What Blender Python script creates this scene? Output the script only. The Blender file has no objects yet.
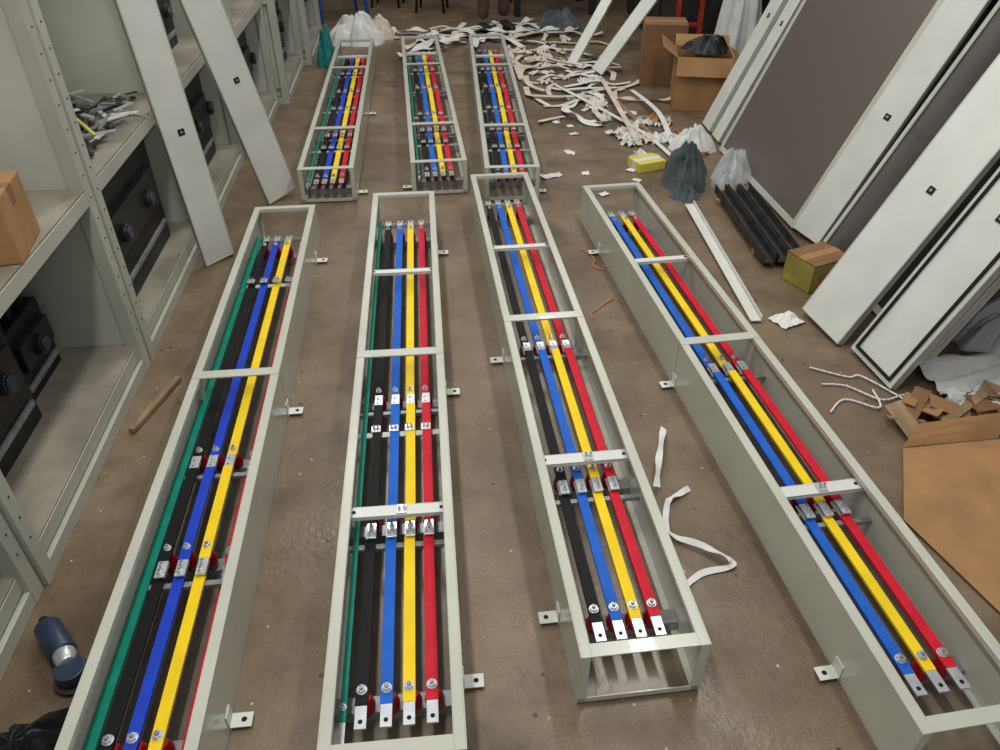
import bpy, bmesh, math, random
from mathutils import Vector, Matrix, noise
random.seed(7)
S=bpy.context.scene
COL=bpy.context.collection
S.view_settings.view_transform='Standard'
S.view_settings.exposure=0.0

# ---------------------------------------------------------------- materials
def lin(c):
    return tuple(((v/255)/12.92 if v/255<=0.04045 else ((v/255+0.055)/1.055)**2.4) for v in c)+(1,)
def mat(name,rgb,rough=.5,metal=0,var=.12,scale=8,bump=0.0,bscale=60,rgb2=None,alpha=1,trans=0,coat=0,stretch=None,spec=.5):
    m=bpy.data.materials.new(name);m.use_nodes=True
    nt=m.node_tree;N=nt.nodes;L=nt.links;b=N['Principled BSDF']
    tc=N.new('ShaderNodeTexCoord');mp=N.new('ShaderNodeMapping');L.new(tc.outputs['Object'],mp.inputs[0])
    if stretch: mp.inputs['Scale'].default_value=stretch
    n=N.new('ShaderNodeTexNoise');n.inputs['Scale'].default_value=scale;n.inputs['Detail'].default_value=5
    L.new(mp.outputs[0],n.inputs['Vector'])
    r=N.new('ShaderNodeValToRGB');c=lin(rgb)
    c2=lin(rgb2) if rgb2 else tuple(v*(1-2*var) for v in c[:3])+(1,)
    r.color_ramp.elements[0].position=.35;r.color_ramp.elements[1].position=.65
    r.color_ramp.elements[0].color=c2;r.color_ramp.elements[1].color=c
    L.new(n.outputs['Fac'],r.inputs[0]);L.new(r.outputs[0],b.inputs['Base Color'])
    b.inputs['Roughness'].default_value=rough;b.inputs['Metallic'].default_value=metal
    b.inputs['Alpha'].default_value=alpha;b.inputs['Transmission Weight'].default_value=trans
    b.inputs['Coat Weight'].default_value=coat;b.inputs['Specular IOR Level'].default_value=spec
    if bump:
        n2=N.new('ShaderNodeTexNoise');n2.inputs['Scale'].default_value=bscale;n2.inputs['Detail'].default_value=4
        L.new(mp.outputs[0],n2.inputs['Vector'])
        bp=N.new('ShaderNodeBump');bp.inputs['Strength'].default_value=bump;bp.inputs['Distance'].default_value=.01
        L.new(n2.outputs['Fac'],bp.inputs['Height']);L.new(bp.outputs[0],b.inputs['Normal'])
    return m
M={}
M['paint']=mat('grey_paint',(194,195,182),.25,0,.05,5,.04,200,coat=.2)
M['paintw']=mat('white_paint',(216,217,210),.4,0,.05,6)
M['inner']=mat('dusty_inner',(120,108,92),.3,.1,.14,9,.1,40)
M['black']=mat('black_sleeve',(9,9,13),.6,0,.1,20,spec=.25)
M['blue']=mat('blue_sleeve',(26,98,200),.6,0,.08,20,spec=.25)
M['dblue']=mat('deep_blue_sleeve',(26,64,190),.6,0,.08,20,spec=.25)
M['yellow']=mat('yellow_sleeve',(246,210,26),.6,0,.05,20,spec=.25)
M['red']=mat('red_sleeve',(208,24,48),.6,0,.08,20,spec=.25)
M['green']=mat('green_sleeve',(0,128,108),.5,0,.1,20,spec=.3)
M['silver']=mat('tinned_copper',(215,218,222),.3,.6,.08,40)
M['steel']=mat('galvanised_steel',(160,162,162),.4,.5,.15,30)
M['dsteel']=mat('dark_steel',(72,68,66),.5,.4,.25,10,.1,60)
M['insul']=mat('red_insulator',(150,12,18),.35,0,.1,20)
M['dark']=mat('black_hole',(10,10,10),.8,0,.05,20)
M['cab']=mat('cabinet_paint',(180,181,168),.38,0,.08,3,.04,80)
M['cabin']=mat('cabinet_panel',(196,197,185),.45,0,.10,3)
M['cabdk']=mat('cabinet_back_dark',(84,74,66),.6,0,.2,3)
M['shelf']=mat('shelf_dusty',(152,145,132),.5,0,.18,6)
M['device']=mat('device_black',(20,19,21),.45,0,.2,12)
M['device2']=mat('device_grey',(44,42,44),.4,.2,.2,12)
M['glass']=mat('dial_glass',(60,74,96),.15,.3,.2,12)
M['card']=mat('cardboard',(168,126,82),.8,0,.12,7,.05,80)
M['card2']=mat('cardboard_dark',(136,100,66),.85,0,.12,7,.05,80)
M['paper']=mat('white_paper',(220,220,216),.7,0,.06,9)
M['cream']=mat('cream_strip',(218,203,188),.7,0,.12,9)
M['film']=mat('plastic_film',(208,212,214),.2,0,.06,9,.2,30,alpha=.55)
M['cloth']=mat('grey_blue_cloth',(92,102,106),.95,0,.25,9,.4,120)
M['bag']=mat('black_bag',(22,22,26),.5,0,.2,9,.3,30)
M['wood']=mat('wood',(160,130,96),.7,0,.2,4,.1,40,stretch=(8,1,1))
M['yel']=mat('yellow_print',(216,204,84),.6,0,.05,9)
M['ygreen']=mat('yellow_green_print',(166,156,74),.7,0,.15,9)
M['speck']=mat('brown_grey_panel',(112,102,95),.3,0,.2,220,.03,90,rgb2=(94,85,79))
M['glassd']=mat('dark_panel',(66,60,57),.25,0,.15,5)
M['redp']=mat('red_metal',(176,40,30),.5,0,.15,9)
M['bluep']=mat('blue_plastic',(30,80,170),.45,0,.1,9)
M['teal']=mat('teal_plastic',(20,130,130),.5,0,.15,9)
M['orange']=mat('orange_wire',(208,130,60),.6,0,.1,9)
M['trouser']=mat('brown_trousers',(86,62,56),.9,0,.2,12,.3,60)
M['shirt']=mat('shirt_grey',(92,98,110),.9,0,.15,12,.3,60)
M['skin']=mat('skin',(150,104,80),.6,0,.06,12)
M['hair']=mat('hair',(22,18,16),.8,0,.1,40)
M['shoe']=mat('shoe',(30,28,28),.6,0,.1,20)
M['wall']=mat('wall_plaster',(84,80,76),.9,0,.15,2,.1,30)
M['tool']=mat('tool_body',(54,70,92),.4,.3,.15,20)
M['lamp']=mat('lamp_housing',(230,230,230),.5)

def concrete():
    m=bpy.data.materials.new('concrete_floor');m.use_nodes=True
    nt=m.node_tree;N=nt.nodes;L=nt.links;b=N['Principled BSDF']
    tc=N.new('ShaderNodeTexCoord')
    def ns(s,d=6,r=.6,off=0,dist=0):
        mp=N.new('ShaderNodeMapping');mp.inputs['Location'].default_value=(off,off*2,0);L.new(tc.outputs['Object'],mp.inputs[0])
        n=N.new('ShaderNodeTexNoise');n.inputs['Scale'].default_value=s;n.inputs['Detail'].default_value=d;n.inputs['Roughness'].default_value=r;n.inputs['Distortion'].default_value=dist
        L.new(mp.outputs[0],n.inputs['Vector']);return n
    def ramp(src,p0,c0,p1,c1):
        r=N.new('ShaderNodeValToRGB');r.color_ramp.elements[0].position=p0;r.color_ramp.elements[1].position=p1
        r.color_ramp.elements[0].color=c0;r.color_ramp.elements[1].color=c1;L.new(src,r.inputs[0]);return r
    def mix(a,bb,f,t='MIX',fac=None):
        x=N.new('ShaderNodeMixRGB');x.blend_type=t
        if fac is None: x.inputs[0].default_value=f
        else: L.new(fac,x.inputs[0])
        L.new(a,x.inputs[1])
        if isinstance(bb,tuple): x.inputs[2].default_value=bb
        else: L.new(bb,x.inputs[2])
        return x
    big=ramp(ns(1.3,7,.65).outputs['Fac'],.36,lin((98,81,62)),.66,lin((130,112,90)))
    med=ramp(ns(6,7,.7,3).outputs['Fac'],.32,(.76,.75,.73,1),.66,(1.12,1.11,1.09,1))
    fine=ramp(ns(160,3,.7).outputs['Fac'],.3,(.76,.76,.76,1),.7,(1.22,1.22,1.22,1))
    a=mix(big.outputs[0],med.outputs[0],1,'MULTIPLY')
    a=mix(a.outputs[0],fine.outputs[0],1,'MULTIPLY')
    def specks(scale,size,col,lo,off):
        mp=N.new('ShaderNodeMapping');mp.inputs['Location'].default_value=(off,off,0);L.new(tc.outputs['Object'],mp.inputs[0])
        v=N.new('ShaderNodeTexVoronoi');v.inputs['Scale'].default_value=scale;L.new(mp.outputs[0],v.inputs['Vector'])
        sp=ramp(v.outputs['Distance'],size,(1,1,1,1),size*1.6,(0,0,0,1))
        msk=ramp(ns(5,3,.6,off).outputs['Fac'],lo,(0,0,0,1),lo+.05,(1,1,1,1))
        return mix(sp.outputs[0],msk.outputs[0],1,'MULTIPLY')
    a=mix(a.outputs[0],lin((188,178,160)),0,'MIX',specks(24,.06,0,.52,1.7).outputs[0])
    a=mix(a.outputs[0],lin((56,46,38)),0,'MIX',specks(15,.07,0,.50,4.1).outputs[0])
    st=ramp(ns(2.1,4,.6,9,.6).outputs['Fac'],.57,(0,0,0,1),.70,(.5,.5,.5,1))
    a=mix(a.outputs[0],lin((66,54,43)),0,'MIX',st.outputs[0])
    pl=ramp(ns(1.7,5,.65,14,.3).outputs['Fac'],.6,(0,0,0,1),.7,(.4,.4,.4,1))
    a=mix(a.outputs[0],lin((150,138,118)),0,'MIX',pl.outputs[0])
    L.new(a.outputs[0],b.inputs['Base Color'])
    rr=ramp(ns(4,5,.6,6).outputs['Fac'],.35,(.3,.3,.3,1),.65,(.62,.62,.62,1));L.new(rr.outputs[0],b.inputs['Roughness'])
    bp=N.new('ShaderNodeBump');bp.inputs['Strength'].default_value=.2;bp.inputs['Distance'].default_value=.01
    L.new(ns(50,4).outputs['Fac'],bp.inputs['Height']);L.new(bp.outputs[0],b.inputs['Normal'])
    return m
M['floor']=concrete()

# ---------------------------------------------------------------- builder
class B:
    def __init__(s,name):
        s.name=name;s.bm=bmesh.new();s.mats=[]
    def mi(s,k):
        if k not in s.mats: s.mats.append(k)
        return s.mats.index(k)
    def _tag(s,verts,k,smooth=False):
        i=s.mi(k);fs=set()
        for v in verts:
            for f in v.link_faces: fs.add(f)
        for f in fs: f.material_index=i;f.smooth=smooth
    def box(s,c,d,k,rot=None,mx=None):
        T=Matrix.Translation(c)
        if rot: T=T@Matrix.Rotation(rot[2],4,'Z')@Matrix.Rotation(rot[1],4,'Y')@Matrix.Rotation(rot[0],4,'X')
        T=T@Matrix.Diagonal((d[0],d[1],d[2],1))
        if mx: T=mx@T
        r=bmesh.ops.create_cube(s.bm,size=1,matrix=T);s._tag(r['verts'],k)
    def span(s,a,b,k,mx=None):
        c=[(a[i]+b[i])/2 for i in range(3)];d=[abs(b[i]-a[i]) for i in range(3)];s.box(c,d,k,mx=mx)
    def cyl(s,c,r,h,k,r2=None,seg=16,rot=None,mx=None,smooth=True):
        T=Matrix.Translation(c)
        if rot: T=T@Matrix.Rotation(rot[2],4,'Z')@Matrix.Rotation(rot[1],4,'Y')@Matrix.Rotation(rot[0],4,'X')
        if mx: T=mx@T
        q=bmesh.ops.create_cone(s.bm,cap_ends=True,segments=seg,radius1=r,radius2=r if r2 is None else r2,depth=h,matrix=T)
        s._tag(q['verts'],k,False)
        if smooth:
            for v in q['verts']:
                for f in v.link_faces:
                    if len(f.verts)==4: f.smooth=True
    def rod(s,a,b,r,k,seg=8,r2=None):
        a=Vector(a);b=Vector(b);d=b-a
        T=Matrix.Translation((a+b)/2)@d.to_track_quat('Z','Y').to_matrix().to_4x4()
        q=bmesh.ops.create_cone(s.bm,cap_ends=True,segments=seg,radius1=r,radius2=r if r2 is None else r2,depth=d.length,matrix=T)
        s._tag(q['verts'],k,True)
    def bar(s,a,b,w,t,k,up=(0,0,1)):
        a=Vector(a);b=Vector(b);d=(b-a);L=d.length;y=d.normalized();x=y.cross(Vector(up)).normalized();z=x.cross(y)
        T=Matrix((x,y,z)).transposed().to_4x4();T.translation=(a+b)/2
        T=T@Matrix.Diagonal((w,L,t,1))
        r=bmesh.ops.create_cube(s.bm,size=1,matrix=T);s._tag(r['verts'],k)
    def ribbon(s,pts,w,k,tilt=0,steps=5):
        P=[Vector(p) for p in pts];Q=[]
        n=len(P)
        for i in range(n-1):
            p0=P[max(i-1,0)];p1=P[i];p2=P[i+1];p3=P[min(i+2,n-1)]
            for j in range(steps):
                t=j/steps
                Q.append(.5*((2*p1)+(-p0+p2)*t+(2*p0-5*p1+4*p2-p3)*t*t+(-p0+3*p1-3*p2+p3)*t**3))
        Q.append(P[-1]);prev=None;i0=s.mi(k)
        for i,q in enumerate(Q):
            d=(Q[min(i+1,len(Q)-1)]-Q[max(i-1,0)])
            side=Vector((-d.y,d.x,0))
            if side.length<1e-6: side=Vector((1,0,0))
            side.normalize();tt=tilt*math.sin(i*.7)
            side=(side*math.cos(tt)+Vector((0,0,1))*math.sin(tt))*w/2
            lift=Vector((0,0,abs(side.z)))
            a=s.bm.verts.new(q-side+lift);b=s.bm.verts.new(q+side+lift)
            if prev:
                f=s.bm.faces.new((prev[0],prev[1],b,a));f.material_index=i0;f.smooth=True
            prev=(a,b)
    def sheet(s,c,sx,sy,rot,h,k,n=10,seed=0,fs=4):
        i0=s.mi(k);g=[];cr,sr=math.cos(rot),math.sin(rot)
        for i in range(n+1):
            row=[]
            for j in range(n+1):
                u=(i/n-.5);v=(j/n-.5)
                e=1+.18*noise.noise(Vector((u*3+seed,v*3,seed*1.3)))
                x=u*sx*e;y=v*sy*e
                z=h*abs(noise.noise(Vector((u*fs+seed*7.1,v*fs,seed))))*1.3
                row.append(s.bm.verts.new((c[0]+x*cr-y*sr,c[1]+x*sr+y*cr,c[2]+z+.002)))
            g.append(row)
        for i in range(n):
            for j in range(n):
                f=s.bm.faces.new((g[i][j],g[i+1][j],g[i+1][j+1],g[i][j+1]));f.material_index=i0
    def drape(s,c,rx,ry,h,k,seed=0,folds=7,nr=22,na=96,depth=.35):
        """crumpled fabric heap: a closed draped skin, folds running down from a lumpy top to a wavy hem on the ground"""
        i0=s.mi(k);rings=[]
        top=s.bm.verts.new((c[0],c[1],c[2]+h))
        for i in range(1,nr+1):
            r=i/nr;ring=[]
            for j in range(na):
                a=2*math.pi*j/na
                dx,dy=math.cos(a),math.sin(a)
                q=Vector((dx*1.1+seed,dy*1.1,seed*.7))
                edge=1+.32*noise.noise(q)
                ph=folds*a+3.2*noise.noise(Vector((dx*r*2+seed,dy*r*2,1.7)))
                fold=math.sin(ph)*.5+.5*math.sin(2.3*ph+seed)*.4
                prof=(1-r**2.2)*(1+.45*noise.noise(Vector((dx*r*2.2,dy*r*2.2+seed,3))))
                z=h*max(0,prof+depth*fold*r*(1-r)*2.2+.10*noise.noise(Vector((dx*r*7+seed,dy*r*7,5)))*(1-r))
                rr=r*edge*(1+.10*fold*r)
                ring.append(s.bm.verts.new((c[0]+dx*rx*rr,c[1]+dy*ry*rr,c[2]+z+.001)))
            rings.append(ring)
        F=[]
        for j in range(na): F.append(s.bm.faces.new((top,rings[0][j],rings[0][(j+1)%na])))
        for i in range(nr-1):
            for j in range(na):
                F.append(s.bm.faces.new((rings[i][j],rings[i+1][j],rings[i+1][(j+1)%na],rings[i][(j+1)%na])))
        for f in F: f.material_index=i0;f.smooth=True
    def poly(s,pts,t,k):
        i0=s.mi(k);a=[s.bm.verts.new(p) for p in pts];b=[s.bm.verts.new((p[0],p[1],p[2]+t)) for p in pts]
        n=len(pts);fs=[s.bm.faces.new(b),s.bm.faces.new(a[::-1])]
        for i in range(n): fs.append(s.bm.faces.new((a[i],a[(i+1)%n],b[(i+1)%n],b[i])))
        for f in fs: f.material_index=i0
    def done(s,loc=(0,0,0),rz=0,parent=None,bevel=0,solid=0,name=None):
        me=bpy.data.meshes.new(s.name);s.bm.to_mesh(me);s.bm.free()
        for k in s.mats: me.materials.append(M[k])
        o=bpy.data.objects.new(s.name,me);COL.objects.link(o)
        o.location=loc;o.rotation_euler=(0,0,rz)
        if parent: o.parent=parent
        if solid:
            md=o.modifiers.new('s','SOLIDIFY');md.thickness=solid
        if bevel:
            md=o.modifiers.new('b','BEVEL');md.width=bevel;md.segments=2;md.limit_method='ANGLE'
        return o
def empty(name,loc=(0,0,0),rz=0):
    o=bpy.data.objects.new(name,None);COL.objects.link(o);o.location=loc;o.rotation_euler=(0,0,rz);o.empty_display_size=.1;return o

# ---------------------------------------------------------------- shell
b=B('floor');b.span((-3.2,-1.5,-.1),(3.4,11,0),'floor');b.done()
b=B('wall_left');b.span((-3.2,-1.5,0),(-3.1,11,3.4),'wall');b.done()
b=B('wall_right');b.span((2.95,-1.5,0),(3.05,11,3.4),'wall');b.done()
b=B('wall_back');b.span((-3.1,10.6,0),(2.95,10.7,3.4),'wall');b.done()

# ---------------------------------------------------------------- busbar trunking
H=.18
def bolt(b,x,y,z,r=.0085):
    b.cyl((x,y,z+.001),r*1.25,.002,'silver',seg=16)
    b.cyl((x,y,z+.005),r,.007,'silver',seg=6,smooth=False)
    b.cyl((x,y,z+.011),r*.5,.006,'steel',seg=10)
def insul(b,x,y,z,r=.022):
    b.cyl((x,y,z-.018),r,.028,'insul',r2=r*.62,seg=20)
    b.cyl((x,y,z-.044),r*.8,.026,'insul',r2=r,seg=20)
def trunking(near,far,W,offs,mids,joints,brackets,blue='blue',green=None,gw=.014,tabs_l=(),tabs_r=(),tip=.13,ftip=.13,redlow=False,clamps=(),r0=.022):
    n=Vector((near[0],near[1],0));f=Vector((far[0],far[1],0));d=f-n;L=d.length
    rz=math.atan2(d.y,d.x)-math.pi/2
    E=empty('busbar_trunking',n,rz)
    w=W/2;fl=.024
    c=B('casing')
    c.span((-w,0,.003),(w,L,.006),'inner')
    for s in (-1,1):
        c.span((s*w,0,0),(s*(w-.003),L,H),'paint')
        c.span((s*(w-.003),0,H-.003),(s*(w-fl),L,H),'paint')
        c.span((s*(w-fl),0,H-.016),(s*(w-fl-.002),L,H),'paint')
        c.span((s*(w-.003),0,.006),(s*(w-.02),L,.009),'paint')
    for y in (0,L):
        y2=.032 if y==0 else L-.028
        c.span((-w+fl,y,H-.003),(w-fl,y2,H+.0005),'paint')
        c.span((-w+.003,y2,H-.016),(w-.003,y2+(.002 if y==0 else -.002),H-.003),'paint')
        c.span((-w+.003,y,.006),(w-.003,y+(.003 if y==0 else -.003),.022),'paint')
        for s in (-1,1):
            c.span((s*(w-.003),y,.006),(s*(w-.022),y+(.003 if y==0 else -.003),H-.003),'paint')
    for m in mids:
        c.span((-w+.001,m-.019,H-.002),(w-.001,m+.019,H+.002),'paint')
        c.span((-w+.003,m-.0015,H-.016),(w-.003,m+.0015,H-.003),'paint')
        for s in (-1,1):
            c.span((s*(w-.003),m-.016,.006),(s*(w-.018),m+.016,H-.003),'paint')
            c.span((s*(w+.0005),m-.001,.0),(s*(w-.001),m+.001,H),'dark')
    c.done(parent=E,bevel=.0012)
    t=B('fixing_tabs')
    for s,ts in ((-1,tabs_l),(1,tabs_r)):
        for y in ts:
            t.span((s*w,y-.017,.010),(s*(w+.048),y+.017,.013),'paintw')
            t.span((s*w,y-.017,.0),(s*(w+.003),y+.017,.05),'paintw')
            t.cyl((s*(w+.03),y,.0135),.006,.002,'dark')
    if tabs_l or tabs_r: t.done(parent=E,bevel=.001)
    far_end=L-ftip
    cuts=[tip]+list(joints)+[far_end]
    zs=[.092,.104,.092,.104,.092]
    names=['black',blue,'yellow','red']
    for i,k in enumerate(names):
        x=offs[i];bb=B('busbar_'+{'dblue':'blue'}.get(k,k))
        for q in range(len(cuts)-1):
            low=redlow and i==3
            a=cuts[q];e=cuts[q+1];z=zs[q]-(.03 if low else 0)
            wv=.013 if low else .025
            a2=a-(.055 if q else 0)
            dx=.003 if q%2 else 0
            s0=.05
            bb.span((x+dx-wv/2,a2,z-.003),(x+dx+wv/2,a2+s0,z+.003),'silver')
            bb.span((x+dx-wv/2-.001,a2+s0,z-.004),(x+dx+wv/2+.001,e-.05,z+.004),k)
            bb.span((x+dx-wv/2,e-.05,z-.003),(x+dx+wv/2,e,z+.003),'silver')
            if q==0:
                bb.cyl((x,a2+.015,z+.003),.005,.002,'dark')
                if wv>.02: bolt(bb,x,a2+.085,z+.004,.0095)
                insul(bb,x+.004,a2+.075,z-.004,r0)
            else:
                for yy in (a2+.014,a2+.036): bolt(bb,x+dx,yy,z+.003,.006)
                insul(bb,x+.003,a2+.08,z-.004,.019)
                bolt(bb,x+dx,a2+.09,z+.004,.0075)
            if q==len(cuts)-2:
                bolt(bb,x+dx,e-.085,z+.004,.0075);bb.cyl((x,e-.012,z+.003),.005,.002,'dark')
                insul(bb,x+.003,e-.09,z-.004,.017)
        bb.done(parent=E,bevel=.0006)
    if green is not None:
        g=B('busbar_green')
        g.span((green-gw/2,tip+.02,.084),(green+gw/2,far_end,.094),'green')
        g.span((green-.006,tip-.03,.087),(green+.006,tip+.02,.091),'silver')
        bolt(g,green,tip+.05,.094,.006)
        g.done(parent=E,bevel=.0006)
    sp=B('support_channels')
    for y in [tip+.085,far_end-.085]+[j+.03 for j in joints]:
        sp.span((-w+.004,y-.02,.034),(w-.004,y+.02,.037),'steel')
        for s in (-1,1):
            sp.span((-w+.004,y+s*.02,.006),(w-.004,y+s*.018,.037),'steel')
    for j in joints:
        sp.span((-w+.004,j-.075,.075),(w-.004,j-.06,.0875),'steel')
    for y in clamps:
        sp.span((-w+.004,y-.011,.082),(w-.004,y+.011,.087),'paint')
        for x in offs:
            sp.span((x-.014,y-.014,.108),(x+.014,y+.014,.112),'silver');bolt(sp,x-.005,y,.112,.0045);bolt(sp,x+.006,y,.112,.0045)
    sp.done(parent=E,bevel=.0008)
    br=B('cross_brackets')
    for (y,bw) in brackets:
        zt=.156
        br.span((-w+.004,y-bw/2,.152),(w-.004,y+bw/2,zt),'paintw')
        for s in (-1,1):
            br.span((-w+.004,y+s*bw/2,zt-.012),(w-.004,y+s*(bw/2-.002),zt+.001),'paintw')
            br.cyl((s*(w-.03),y,zt+.001),.005,.003,'dark',seg=10)
        if bw>.03:
            br.box((0.01,y,zt+.003),(.026,.03,.004),'silver')
            bolt(br,.004,y,zt+.005,.005);bolt(br,.017,y,zt+.005,.005)
    if brackets: br.done(parent=E,bevel=.0008)
    return E
trunking((-.63,.62),(-.63,3.27),.27,(-.078,-.03,.02,.07),[1.37],[.69,1.07],[],blue='dblue',green=-.112,gw=.024,tabs_r=(.30,1.37,2.43),tabs_l=(.83,),redlow=True,tip=.15,clamps=(2.09,))
trunking((-.128,.72),(-.095,3.37),.285,(-.075,-.022,.026,.075),[1.33],[.66,1.20],[(.65,.036),(1.93,.028)],green=-.112,tabs_r=(.24,1.32,2.35),tip=.105,clamps=(1.03,))
trunking((.408,.885),(.374,3.55),.285,(-.070,-.022,.024,.070),[1.335],[.60,1.285],[(.63,.038),(1.925,.028)],tip=.09,tabs_l=(.225,1.325),tabs_r=(.365,))
trunking((1.03,.66),(.895,3.36),.28,(-.088,-.034,.018,.068),[1.36],[.67,1.32],[(.67,.038),(1.98,.03)],tip=.115,tabs_l=(.24,1.35,2.35))
o5=(-.062,-.02,.022,.066)
trunking((-.485,3.70),(-.46,6.43),.28,o5,[.62,1.9],[.75,1.6],[(2.3,.03)],green=-.105,tip=.03,blue='dblue',tabs_r=(.1,1.4),clamps=(.5,1.2,2.0),r0=.012)
trunking((.085,3.74),(.04,6.48),.29,o5,[.60,1.9],[.75,1.6],[(2.3,.03)],green=-.105,tip=.03,tabs_l=(.1,),clamps=(.5,1.0,2.0),r0=.012)
trunking((.45,3.62),(.58,6.49),.28,o5,[.65,1.95],[.85,1.7],[(2.3,.03)],green=-.105,tip=.1,tabs_r=(.1,),clamps=(.5,1.2,2.1),r0=.012)

# ---------------------------------------------------------------- left cabinets
def device(b,c,s,dials=2):
    x,y,z=c
    b.box((x,y,z+s[2]/2),s,'device')
    b.box((x+s[0]/2+.01,y,z+s[2]*.62),(.03,s[1]*.8,s[2]*.35),'device2')
    for i in range(dials):
        yy=y+(i-(dials-1)/2)*s[1]*.42
        b.cyl((x+s[0]/2+.03,yy,z+s[2]*.6),.035,.03,'device2',rot=(0,math.pi/2,0))
        b.cyl((x+s[0]/2+.047,yy,z+s[2]*.6),.025,.006,'glass',rot=(0,math.pi/2,0))
    for i in range(3):
        b.box((x+s[0]*.1,y+(i-1)*s[1]*.3,z+s[2]+.02),(s[0]*.6,s[1]*.14,.04),'device2')
    b.box((x+s[0]/2+.006,y,z+s[2]*.2),(.012,s[1]*.9,.02),'steel')
def cabinet(y0,xf,ln=.99,dep=.50,ht=2.05,dev=1,mid=.66):
    E=empty('switchgear_cabinet',(xf,y0,0))
    b=B('frame');p=.045
    for y in (0,ln-p):
        for x in (0,-dep+p):
            b.span((x,y,0),(x-p,y+p,ht),'cab')
    for z in (.0,.055,mid-.03,ht-p):
        for x in (0,-dep+p): b.span((x-.002-(.012 if z==.055 else 0),p,z),(x-p+.002,ln-p,z+p),'cab')
    for z in (.0,mid-.03,ht-p):
        for y in (0,ln-p): b.span((-p,y+.002,z),(-dep+p,y+p-.002,z+p),'cab')
    for y in (0,ln-p):
        for i in range(26): b.cyl((.001,y+p/2,.16+i*.07),.003,.003,'dark',rot=(0,math.pi/2,0),seg=8)
    b.done(parent=E,bevel=.004)
    b=B('panels')
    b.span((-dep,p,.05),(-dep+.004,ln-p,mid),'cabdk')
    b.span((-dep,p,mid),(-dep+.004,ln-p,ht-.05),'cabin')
    b.span((-p,ln-.03,.05),(-dep+p,ln-.026,ht-.05),'cabin')
    b.span((-p,.026,.05),(-dep+p,.03,ht-.05),'cabin')
    b.span((-.016,.01,.1),(-dep+.01,ln-.01,.106),'shelf')
    b.span((-.004,.03,mid+.015),(-dep+.01,ln-.03,mid+.022),'shelf')
    b.done(parent=E)
    b=B('breakers')
    if dev==1:
        device(b,(-.32,.34,.106),(.26,.48,.38),2);device(b,(-.34,.76,.106),(.2,.26,.25),1)
    if dev==2:
        device(b,(-.27,.45,.106),(.34,.74,.44),2)
    if dev==3:
        device(b,(-.26,.5,.106),(.3,.7,.42),3);device(b,(-.28,.5,mid+.022),(.24,.6,.3),2)
    b.done(parent=E,bevel=.004)
    return E
cabinet(-.65,-1.05,dev=1);cabinet(.35,-1.04,dev=2);cabinet(1.35,-1.03,dev=1);cabinet(2.36,-1.03,dev=2)
cabinet(3.37,-1.02,dev=3);cabinet(4.38,-.95,dev=3);cabinet(5.39,-.88,dev=2);cabinet(6.40,-.82,dev=3);

def carton(name,loc,s,rz,flap=True,k='card',tape='cream',open_=False,label=None):
    b=B(name);x,y,z=s[0]/2,s[1]/2,s[2]
    if open_:
        for q in (-1,1):
            b.span((q*x,-y,0),(q*(x-.004),y,z),k);b.span((-x,q*y,0),(x,q*(y-.004),z),k)
        b.span((-x,-y,0),(x,y,.004),k)
        b.box((-x-.05,0,z+.03),(.12,2*y,.004),k,rot=(0,.6,0));b.box((x+.05,0,z-.03),(.12,2*y,.004),k,rot=(0,.6,0))
        b.box((0,y+.05,z+.02),(2*x,.12,.004),k,rot=(.5,0,0))
        b.box((0,-y-.03,z-.05),(2*x,.12,.004),k,rot=(1.1,0,0))
    else:
        b.span((-x,-y,0),(x,y,z-.004),k)
        b.span((-x,-y,z-.004),(x,-.0015,z),k);b.span((-x,.0015,z-.004),(x,y,z),k)
        b.span((-x-.0008,-.02,z-.05),(x+.0008,.02,z+.0008),tape)
    if label:
        b.span((-x+.004,-y-.001,.004),(x-.004,-y,z-.008),label);b.span((-x-.001,-y+.004,.004),(-x,y-.004,z-.008),label)
        b.span((-x+.03,-y-.002,.03),(x-.03,-y-.001,z-.04),'card')
    return b.done(loc,rz,bevel=.002)
carton('cardboard_box',(-1.17,1.90,.684),(.26,.2,.17),.15,tape='card2')
b=B('tool_heap')
for i in range(90):
    x=-1.09-random.random()*.32;y=2.52+random.random()*.66;a=random.uniform(-1.4,1.4);l=random.uniform(.05,.2)
    k=random.choice(['steel','silver','dsteel','dsteel','device2','silver','steel','paintw'])
    z=.69+random.random()*.04
    b.box((x,y,z),(random.uniform(.008,.022),l,random.uniform(.003,.008)),k,rot=(random.uniform(-.12,.12),0,a))
for i in range(14):
    b.cyl((-1.08-random.random()*.3,2.55+random.random()*.6,.70),random.uniform(.008,.018),.02,random.choice(['steel','dsteel']),seg=10)
b.rod((-1.10,2.66,.73),(-1.28,2.92,.74),.006,'yel')
b.done()

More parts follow.
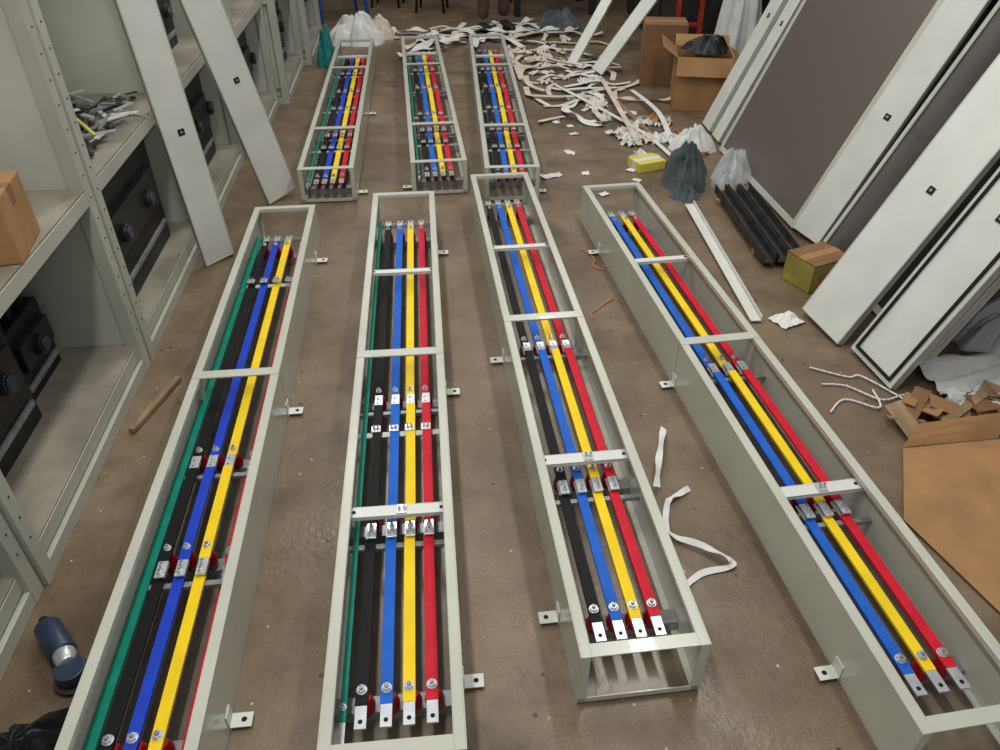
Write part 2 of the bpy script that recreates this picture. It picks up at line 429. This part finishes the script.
def lean(name,b0,b1,t0,length,th=.02,face='paintw',hole=None,gasket=False,border=None,edge='paint'):
    """b0,b1 floor corners (x,y); t0=(dx,dy) run per 1 m of height"""
    p0=Vector((b0[0],b0[1],0));p1=Vector((b1[0],b1[1],0));u=(p1-p0);w=u.length;u.normalize()
    v=Vector((t0[0],t0[1],1)).normalized();u=(u-u.dot(v)*v).normalized();n=u.cross(v).normalized()
    T=Matrix((u,v,n)).transposed().to_4x4()
    T.translation=p0+Vector((0,0,max(0,n.z)*(th+.006)+max(0,-u.z*w)+.001))
    b=B(name)
    b.span((0,0,-th),(w,length,0),face,mx=T)
    for x in (0,w-.006): b.span((x,0,-th-.006),(x+.006,length,.0012),edge,mx=T)
    for y in (0,length-.006): b.span((.006,y,-th-.006),(w-.006,y+.006,.0012),edge,mx=T)
    if border:
        bw,bk=border
        b.span((0,0,.0013),(bw,length,.008),bk,mx=T);b.span((w-bw,0,.0013),(w,length,.008),bk,mx=T)
        b.span((bw,0,.0013),(w-bw,bw,.008),bk,mx=T);b.span((bw,length-bw,.0013),(w-bw,length,.008),bk,mx=T)
    if gasket:
        g=.018;gw=.011
        b.span((g,g,.0013),(g+gw,length-g,.009),'dark',mx=T);b.span((w-g-gw,g,.0013),(w-g,length-g,.009),'dark',mx=T)
        b.span((g+gw,g,.0013),(w-g-gw,g+gw,.009),'dark',mx=T)
        b.span((g+gw,length-g-gw,.0013),(w-g-gw,length-g,.009),'dark',mx=T)
    if hole:
        for hv in hole:
            b.box((w*.55,hv,.0015),(.028,.026,.004),'dark',mx=T)
            b.cyl((w*.55,hv,.003),.006,.005,'steel',mx=T)
    return b.done(bevel=.0015)
lean('leaning_cover_panel',(-.975,3.06),(-.87,3.16),(-.055,-.03),1.75,hole=(.58,))
lean('leaning_cover_panel',(-.79,3.70),(-.66,3.82),(-.18,-.115),1.6,hole=(.61,))
lean('leaning_door_panel',(1.46,2.40),(1.51,2.17),(.46,0),2.0,hole=(.60,),th=.022)
lean('leaning_door_panel',(1.53,2.13),(1.56,1.89),(.44,0),2.0,hole=(.62,),gasket=True,th=.022)
lean('leaning_door_panel',(1.72,3.10),(1.80,2.96),(.41,0),2.1,hole=(.59,),th=.022)
lean('leaning_door_panel',(1.78,2.92),(1.62,2.46),(.44,0),2.1,face='glassd',border=(.035,'paint'),th=.018)
lean('leaning_door_panel',(1.76,2.42),(1.70,1.98),(.46,0),1.9,face='glassd',border=(.03,'paint'),th=.018)
lean('leaning_back_sheet',(1.76,4.20),(1.74,3.12),(.40,0),2.1,face='speck',border=(.03,'paint'),th=.015)
lean('leaning_door_panel',(1.81,4.68),(1.79,4.50),(.42,0),2.1,hole=(.7,),th=.02)
lean('leaning_door_panel',(1.80,4.46),(1.78,4.30),(.42,0),2.1,th=.02,hole=(.7,))
lean('leaning_door_panel',(2.22,5.0),(2.14,4.72),(.30,0),2.0,face='glassd',border=(.02,'paint'),th=.018)
lean('leaning_white_strip',(1.20,6.22),(1.26,6.14),(.75,.6),.98,th=.012)
lean('leaning_white_strip',(1.34,5.92),(1.42,5.84),(.80,.2),1.05,th=.012)
b=B('storage_rack')
for y in (1.0,2.4,3.8,5.2,6.6):
    b.span((2.84,y,0),(2.90,y+.05,2.2),'dsteel')
for z in (.1,.9,1.6,2.15): b.span((2.85,1.0,z),(2.89,6.65,z+.05),'dsteel')
b.done(bevel=.003)
b=B('steel_locker');b.span((2.10,6.2,.04),(2.6,7.9,1.35),'dsteel')
for y in (6.22,6.79,7.36): b.span((2.085,y,.08),(2.10,y+.52,1.31),'dsteel');b.span((2.07,y+.45,.7),(2.085,y+.47,.8),'steel')
for y in (6.23,7.8):
    b.span((2.13,y,0),(2.19,y+.06,.04),'device');b.span((2.5,y,0),(2.56,y+.06,.04),'device')
b.done(bevel=.004)

carton('cardboard_box',(1.63,2.66,0),(.20,.16,.13),.35,k='card2',tape='card',label='ygreen')
carton('cardboard_box',(1.91,5.10,0),(.36,.34,.34),-.25,k='card',open_=True)
carton('cardboard_box',(1.80,5.66,0),(.30,.26,.42),-.2,k='card2',tape='card')
carton('cardboard_box',(1.26,4.00,0),(.17,.13,.05),.3,k='yel',tape='paper')
b=B('black_bag');b.drape((1.94,5.12,.345),.15,.12,.09,'bag',3);b.done()
b=B('white_plastic_bundle');b.drape((2.32,5.62,0),.20,.22,.85,'paper',12,9);b.done()
# flattened, folded carton with a raised flap
b=B('flattened_cardboard_box')
def fold(P,nx=10,ny=8,seed=0,amp=.008):
    a,bq,c,d=[Vector(p) for p in P];g=[]
    for i in range(nx+1):
        row=[]
        for j in range(ny+1):
            u,v=i/nx,j/ny;q=a*(1-u)*(1-v)+bq*u*(1-v)+c*u*v+d*(1-u)*v
            e=4*u*(1-u)*4*v*(1-v)
            q=q+Vector((0,0,amp*e*(1+noise.noise(Vector((u*4+seed,v*4,seed))))))
            row.append(b.bm.verts.new(q))
        g.append(row)
    i0=b.mi('card')
    for i in range(nx):
        for j in range(ny):
            f=b.bm.faces.new((g[i][j],g[i][j+1],g[i+1][j+1],g[i+1][j]));f.material_index=i0
fold([(1.44,1.60,.012),(1.72,1.57,.05),(1.58,1.20,.05),(1.285,1.32,.010)],seed=1)
fold([(1.285,1.32,.010),(1.58,1.20,.05),(1.62,.92,.05),(1.36,1.00,.010)],seed=2)
fold([(1.72,1.57,.05),(2.10,1.52,.02),(2.02,1.10,.02),(1.58,1.20,.05)],seed=3)
fold([(1.58,1.20,.05),(2.02,1.10,.02),(2.0,.82,.02),(1.62,.92,.05)],seed=4)
fold([(1.44,1.605,.012),(1.72,1.575,.05),(1.76,1.615,.12),(1.50,1.645,.07)],seed=5,amp=.004)
b.done(solid=.004)
b=B('steel_channel_stack')
for i in range(3):
    x0=1.50+i*.065
    b.bar((x0+.03,3.56,.03),(x0-.02,2.78,.03),.055,.004,'dsteel')
    b.bar((x0+.004,3.56,.05),(x0-.046,2.78,.05),.004,.04,'dsteel');b.bar((x0+.056,3.56,.05),(x0+.006,2.78,.05),.004,.04,'dsteel')
b.span((1.46,2.9,.0),(1.68,2.93,.028),'wood');b.span((1.48,3.45,.0),(1.72,3.48,.028),'wood')
b.done()
b=B('white_cover_strip');b.bar((1.33,3.44,.02),(1.26,2.36,.012),.04,.004,'paintw');b.bar((1.352,3.44,.03),(1.282,2.36,.022),.004,.022,'paintw');b.done()
b=B('grey_cloth');b.drape((1.39,3.72,0),.11,.16,.20,'cloth',1,8,26,120,.45);b.drape((1.46,3.92,0),.11,.12,.14,'cloth',5,6,depth=.45);b.drape((1.35,3.58,0),.07,.07,.07,'cloth',6,6);b.done()
b=B('plastic_bag');b.drape((1.67,3.78,0),.11,.10,.15,'film',9,9,depth=.5);b.drape((1.60,3.70,0),.06,.06,.09,'film',4,7);b.drape((1.67,3.78,0),.085,.08,.09,'paper',2,8);b.done()
b=B('plastic_sheet');b.sheet((1.97,1.95,.01),.56,.20,.08,.06,'paper',14,5,2.5);b.drape((2.12,2.12,.03),.2,.12,.16,'film',14,9);b.done()
b=B('scrap_paper')
b.sheet((1.39,2.36,0),.11,.09,.4,.02,'paper',8,12)
for i in range(26):
    x=random.uniform(1.2,1.66);y=random.uniform(4.12,4.85)
    b.sheet((x,y,0),random.uniform(.06,.18),random.uniform(.05,.14),random.random()*3,.05,random.choice(['paper','paper','cream','film','card']),6,i+30)
for i in range(12):
    b.sheet((random.uniform(.82,1.2),random.uniform(3.6,4.9),0),.05,.04,random.random()*3,.01,'paper',4,i+60)
b.sheet((.70,3.92,0),.12,.05,.3,.03,'paper',6,77)
b.drape((1.60,4.25,0),.13,.10,.12,'paper',7,7)
b.done()
b=B('packing_strip_heap')
def strip(cx,cy,n,l,w,k,h=.05,xmin=.78,da=.55):
    p=Vector((cx,cy,random.random()*h));a=random.random()*6.28;P=[p.copy()]
    for i in range(n):
        a+=random.uniform(-da,da);p=p+Vector((math.cos(a)*l,math.sin(a)*l*.8,0));p.x=max(p.x,xmin);p.y=max(p.y,4.7);p.z=.004+random.random()*h;P.append(p.copy())
    b.ribbon(P,w,k,random.choice([0,0,.4]),4)
for i in range(30):
    cy=random.uniform(5.2,7.0);cx=random.gauss(1.12,.18)
    strip(max(cx,.82),cy,random.randint(3,6),.13,.042,random.choice(['cream','paper','cream']),.03)
for i in range(34):
    strip(random.gauss(.55,.32),random.gauss(7.15,.2),4,.13,.06,random.choice(['cream','paper','paper']),.05,-.2)
for i in range(8):
    strip(random.gauss(1.2,.15),random.gauss(5.15,.15),3,.12,.035,random.choice(['cream','paper','cream']),.02)
for i in range(22):
    b.sheet((random.uniform(.85,1.4),random.uniform(5.1,7.1),0),random.uniform(.08,.2),random.uniform(.05,.12),random.random()*3,.04,random.choice(['cream','paper']),6,i+130)
b.ribbon([(1.0,5.6,.02),(1.2,5.0,.03),(1.38,4.5,.02),(1.45,4.1,.01)],.03,'paper');b.ribbon([(1.35,5.6,.05),(1.32,5.0,.05),(1.30,4.3,.02)],.035,'cream')
b.ribbon([(1.5,5.3,.05),(1.55,4.8,.05),(1.5,4.3,.02)],.035,'paper')
b.done()
b=B('grey_cloth');b.drape((1.36,7.45,0),.22,.18,.14,'cloth',8,8);b.done()
b=B('white_tape_strip');b.ribbon([(.62,1.50,.03),(.66,1.62,.035),(.72,1.77,.01)],.022,'paper',.9)
b.ribbon([(.575,1.15,.004),(.585,1.15,.004),(.655,1.20,.004),(.745,1.215,.006),(.75,1.235,.008)],.018,'paper',.3)
b.ribbon([(.745,1.225,.02),(.70,1.27,.018),(.62,1.33,.012),(.612,1.37,.01),(.64,1.45,.01),(.66,1.47,.01),(.72,1.50,.01)],.018,'paper',.6)
b.done()
b=B('cable_scrap')
def wire(pts,r,k):
    for i in range(len(pts)-1): b.rod(pts[i],pts[i+1],r,k,6)
def spl(pts,k,r=.004):
    P=[Vector(p) for p in pts];Q=[];n=len(P)
    for i in range(n-1):
        p0=P[max(i-1,0)];p1=P[i];p2=P[i+1];p3=P[min(i+2,n-1)]
        for j in range(6):
            t=j/6;Q.append(.5*((2*p1)+(-p0+p2)*t+(2*p0-5*p1+4*p2-p3)*t*t+(-p0+3*p1-3*p2+p3)*t**3))
    Q.append(P[-1]);wire(Q,r,k)
spl([(.70,3.05,.004),(.74,2.95,.004),(.72,2.88,.004),(.765,2.84,.004)],'orange',.0025)
spl([(.64,2.5,.004),(.70,2.56,.004),(.75,2.60,.004)],'orange',.0025)
spl([(1.34,1.95,.006),(1.42,1.93,.006),(1.50,1.84,.01),(1.60,1.86,.006),(1.66,1.80,.006)],'paper',.004)
spl([(1.34,2.05,.006),(1.45,1.98,.006),(1.50,1.97,.01),(1.60,1.80,.006)],'paper',.004)
spl([(1.30,1.80,.006),(1.38,1.86,.006),(1.47,1.80,.01),(1.50,1.90,.006)],'paper',.004)
b.done()
b=B('cardboard_scraps')
for i in range(18):
    x=random.uniform(1.48,1.95);y=random.uniform(1.69,1.82);l=random.uniform(.06,.15);w2=random.uniform(.03,.08)
    b.box((x,y,.02+random.random()*.04),(w2,l,.004),random.choice(['card2','card','card2','wood']),rot=(random.uniform(-.3,.3),random.uniform(-.4,.4),random.random()*3))
for i in range(6): b.sheet((random.uniform(1.5,1.9),random.uniform(1.70,1.82),.01),.1,.07,random.random()*3,.05,random.choice(['paper','film']),6,i+90)
b.bar((1.50,1.70,.02),(1.62,1.82,.05),.05,.03,'card2');b.bar((1.62,1.68,.02),(1.82,1.79,.04),.03,.03,'wood')
b.done()
b=B('wooden_stick');b.bar((-.985,1.94,.012),(-.90,2.22,.012),.022,.018,'wood');b.done(bevel=.002)
b=B('wooden_batten');b.bar((1.36,5.2,.012),(1.42,4.5,.012),.03,.02,'wood');b.done(bevel=.002)
b=B('angle_grinder')
b.rod((-.965,1.19,.04),(-.90,1.11,.04),.030,'tool',16);b.rod((-.90,1.11,.04),(-.88,1.08,.04),.026,'silver',16,.022)
b.cyl((-.87,1.065,.035),.034,.03,'tool');b.cyl((-.87,1.065,.012),.045,.006,'dsteel',seg=24);b.rod((-.965,1.19,.04),(-.985,1.215,.035),.012,'device',10)
b.done(bevel=.002)
b=B('black_bag');b.drape((-.90,.87,0),.10,.11,.10,'bag',4);b.done()
b=B('white_sack');b.drape((-.50,7.15,0),.23,.2,.20,'paper',2);b.drape((-.32,7.3,0),.15,.14,.15,'cream',6);b.done()
b=B('teal_sack');b.drape((-.70,6.42,0),.07,.12,.24,'teal',2);b.done()
def chair(loc,rz,k):
    b=B('plastic_chair')
    for x in (-.2,.2):
        for y in (-.2,.2): b.rod((x*1.15,y*1.15,0),(x,y,.44),.018,k,8)
    b.box((0,0,.45),(.44,.44,.03),k)
    for x in (-.18,-.06,.06,.18): b.rod((x,.2,.45),(x,.27,.85),.014,k,8)
    b.box((0,.27,.85),(.42,.03,.07),k);return b.done(loc,rz,bevel=.006)
chair((-.72,8.2,0),.3,'bluep')
def stool(loc,k='device'):
    b=B('metal_stool')
    for i in range(4):
        a=i*math.pi/2+.6;b.rod((.2*math.cos(a),.2*math.sin(a),0),(.12*math.cos(a),.12*math.sin(a),.6),.012,k,8)
    b.cyl((0,0,.615),.16,.03,k,seg=24)
    for i in range(4):
        a=i*math.pi/2+.6;c=a+math.pi/2;b.rod((.17*math.cos(a),.17*math.sin(a),.22),(.17*math.cos(c),.17*math.sin(c),.22),.008,k,8)
    return b.done(loc)
stool((.2,8.4,0));stool((-.25,8.7,0))
b=B('work_table')
for x in (1.0,1.75):
    for y in (8.0,8.7): b.span((x,y,0),(x+.06,y+.06,.74),'device2')
b.span((.95,7.95,.74),(1.86,8.8,.78),'wood');b.span((1.0,8.02,.2),(1.8,8.05,.24),'device2');b.span((1.0,8.72,.2),(1.8,8.75,.24),'device2')
b.done(bevel=.004)
b=B('red_step_ladder')
for x in (2.00,2.18): b.bar((x,5.99,.0),(x+.02,6.12,1.3),.03,.03,'redp',up=(1,0,0))
for z in (.3,.6,.9,1.2): b.span((1.99,5.98+z*.1,z),(2.20,6.03+z*.1,z+.02),'redp')
b.done()

# ---------------------------------------------------------------- person
def skin_chain(name,verts,edges,radii,k,root=0,sub=2,parent=None):
    me=bpy.data.meshes.new(name);me.from_pydata(verts,edges,[]);o=bpy.data.objects.new(name,me);COL.objects.link(o)
    me.materials.append(M[k])
    md=o.modifiers.new('skin','SKIN');md.use_smooth_shade=True
    for i,r in enumerate(radii):
        sv=me.skin_vertices[0].data[i];sv.radius=(r,r) if not isinstance(r,tuple) else r;sv.use_root=(i==root)
    s=o.modifiers.new('sub','SUBSURF');s.levels=sub;s.render_levels=sub
    if parent: o.parent=parent
    return o
P=empty('person_standing',(.74,7.50,0),.4)
skin_chain('trousers',[(0,0,.93),(0,0,1.05),(.09,0,.88),(.11,-.01,.5),(.12,.02,.09),(-.09,0,.88),(-.10,-.03,.5),(-.11,0,.09)],[(0,1),(0,2),(2,3),(3,4),(0,5),(5,6),(6,7)],[(.14,.11),(.15,.11),.095,.07,.055,.095,.07,.055],'trouser',parent=P)
skin_chain('shirt',[(0,0,1.02),(0,0,1.2),(0,0,1.38),(0,0,1.46),(.17,0,1.41),(.24,-.02,1.14),(.22,-.16,.98),(-.17,0,1.41),(-.24,-.02,1.14),(-.22,-.16,.98)],[(0,1),(1,2),(2,3),(2,4),(4,5),(5,6),(2,7),(7,8),(8,9)],[(.15,.11),(.15,.105),(.15,.10),.06,.062,.048,.04,.062,.048,.04],'shirt',parent=P)
for s in (1,-1):
    skin_chain('hand',[(s*.22,-.15,.99),(s*.215,-.19,.955),(s*.21,-.225,.92)],[(0,1),(1,2)],[.028,.032,.034],'skin',parent=P,sub=2)
    for i in range(4):
        ox=(i-1.5)*.019;l=[.055,.07,.075,.06][i]
        skin_chain('finger_%d'%i,[(s*.21+ox,-.225,.92),(s*.21+ox,-.225-l*.5,.895),(s*.21+ox*.9,-.225-l*.6,.87-l*.4)],[(0,1),(1,2)],[.010,.009,.008],'skin',parent=P,sub=1)
    skin_chain('thumb',[(s*.205,-.19,.95),(s*.165,-.22,.93),(s*.15,-.25,.905)],[(0,1),(1,2)],[.013,.011,.009],'skin',parent=P,sub=1)
    b=B('shoe');q=bmesh.ops.create_icosphere(b.bm,subdivisions=3,radius=1)
    for v in q['verts']:
        v.co=Vector((s*.115+v.co.x*.05,-.055+v.co.y*.14,max(v.co.z,-.5)*(.05 if v.co.y>0 else .04)+.025))
    b._tag(q['verts'],'shoe',True);b.done(parent=P)
b=B('head');q=bmesh.ops.create_icosphere(b.bm,subdivisions=4,radius=1)
for v in q['verts']:
    c=v.co.copy();w=.078*(1-.25*max(0,-c.z));v.co=Vector((c.x*w,c.y*.098-.01,c.z*.118+1.62))
    if c.y<-.3 and c.z<-.2: v.co.y+=.012
b._tag(q['verts'],'skin',True)
b.rod((0,.01,1.43),(0,0,1.56),.052,'skin',16);b.rod((0,-.102,1.64),(0,-.122,1.60),.010,'skin',8,.016)
for s in (1,-1):
    b.cyl((s*.03,-.097,1.635),.011,.008,'paper',rot=(math.pi/2,0,0));b.cyl((s*.03,-.102,1.635),.005,.004,'hair',rot=(math.pi/2,0,0))
    b.box((s*.03,-.1,1.655),(.032,.008,.006),'hair');b.box((s*.078,.0,1.62),(.014,.03,.055),'skin')
b.box((0,-.098,1.568),(.045,.012,.008),'insul')
b.done(parent=P)
b=B('hair');q=bmesh.ops.create_icosphere(b.bm,subdivisions=4,radius=1)
for v in q['verts']:
    c=v.co.copy();z=c.z
    if c.y<-.2 and z<.45: z=.45
    if z<-.3: z=-.3
    v.co=Vector((c.x*.084,c.y*.10+.002,z*.125+1.628))
b._tag(q['verts'],'hair',True);b.done(parent=P)

# ---------------------------------------------------------------- lights
W=bpy.data.worlds.new('world');S.world=W;W.use_nodes=True
W.node_tree.nodes['Background'].inputs[0].default_value=(.97,.98,1,1);W.node_tree.nodes['Background'].inputs[1].default_value=.58
LP=[(-.4,1.0,35),(-.4,4.2,30),(-.4,7.6,16),(1.2,2.4,28),(1.2,6.0,18)]
for i,y in enumerate(sorted(p[1] for p in LP)):
    b=B('roof_beam');b.span((-3.1,y-.04,3.30),(2.95,y+.04,3.40),'dsteel');b.done()
for x,y,e in LP:
    E=empty('fluorescent_lamp',(x,y,3.0))
    b=B('housing');b.span((-.09,-.62,.0),(.09,.62,.05),'lamp');b.rod((0,0,.05),(0,0,.30),.008,'steel');b.done(parent=E,bevel=.004)
    l=bpy.data.lights.new('tube_light','AREA');l.shape='RECTANGLE';l.size=.16;l.size_y=1.2;l.energy=e;l.color=(1,.98,.93)
    o=bpy.data.objects.new('tube_light',l);COL.objects.link(o);o.parent=E;o.location=(0,0,-.01)

# ---------------------------------------------------------------- camera
cd=bpy.data.cameras.new('camera');cd.sensor_fit='HORIZONTAL';cd.sensor_width=36;cd.lens=27.0;cd.clip_end=60
co=bpy.data.objects.new('camera',cd);COL.objects.link(co);co.location=(0,0,1.6)
co.rotation_euler=(math.radians(90-36.75),0,math.radians(-6.1));S.camera=co
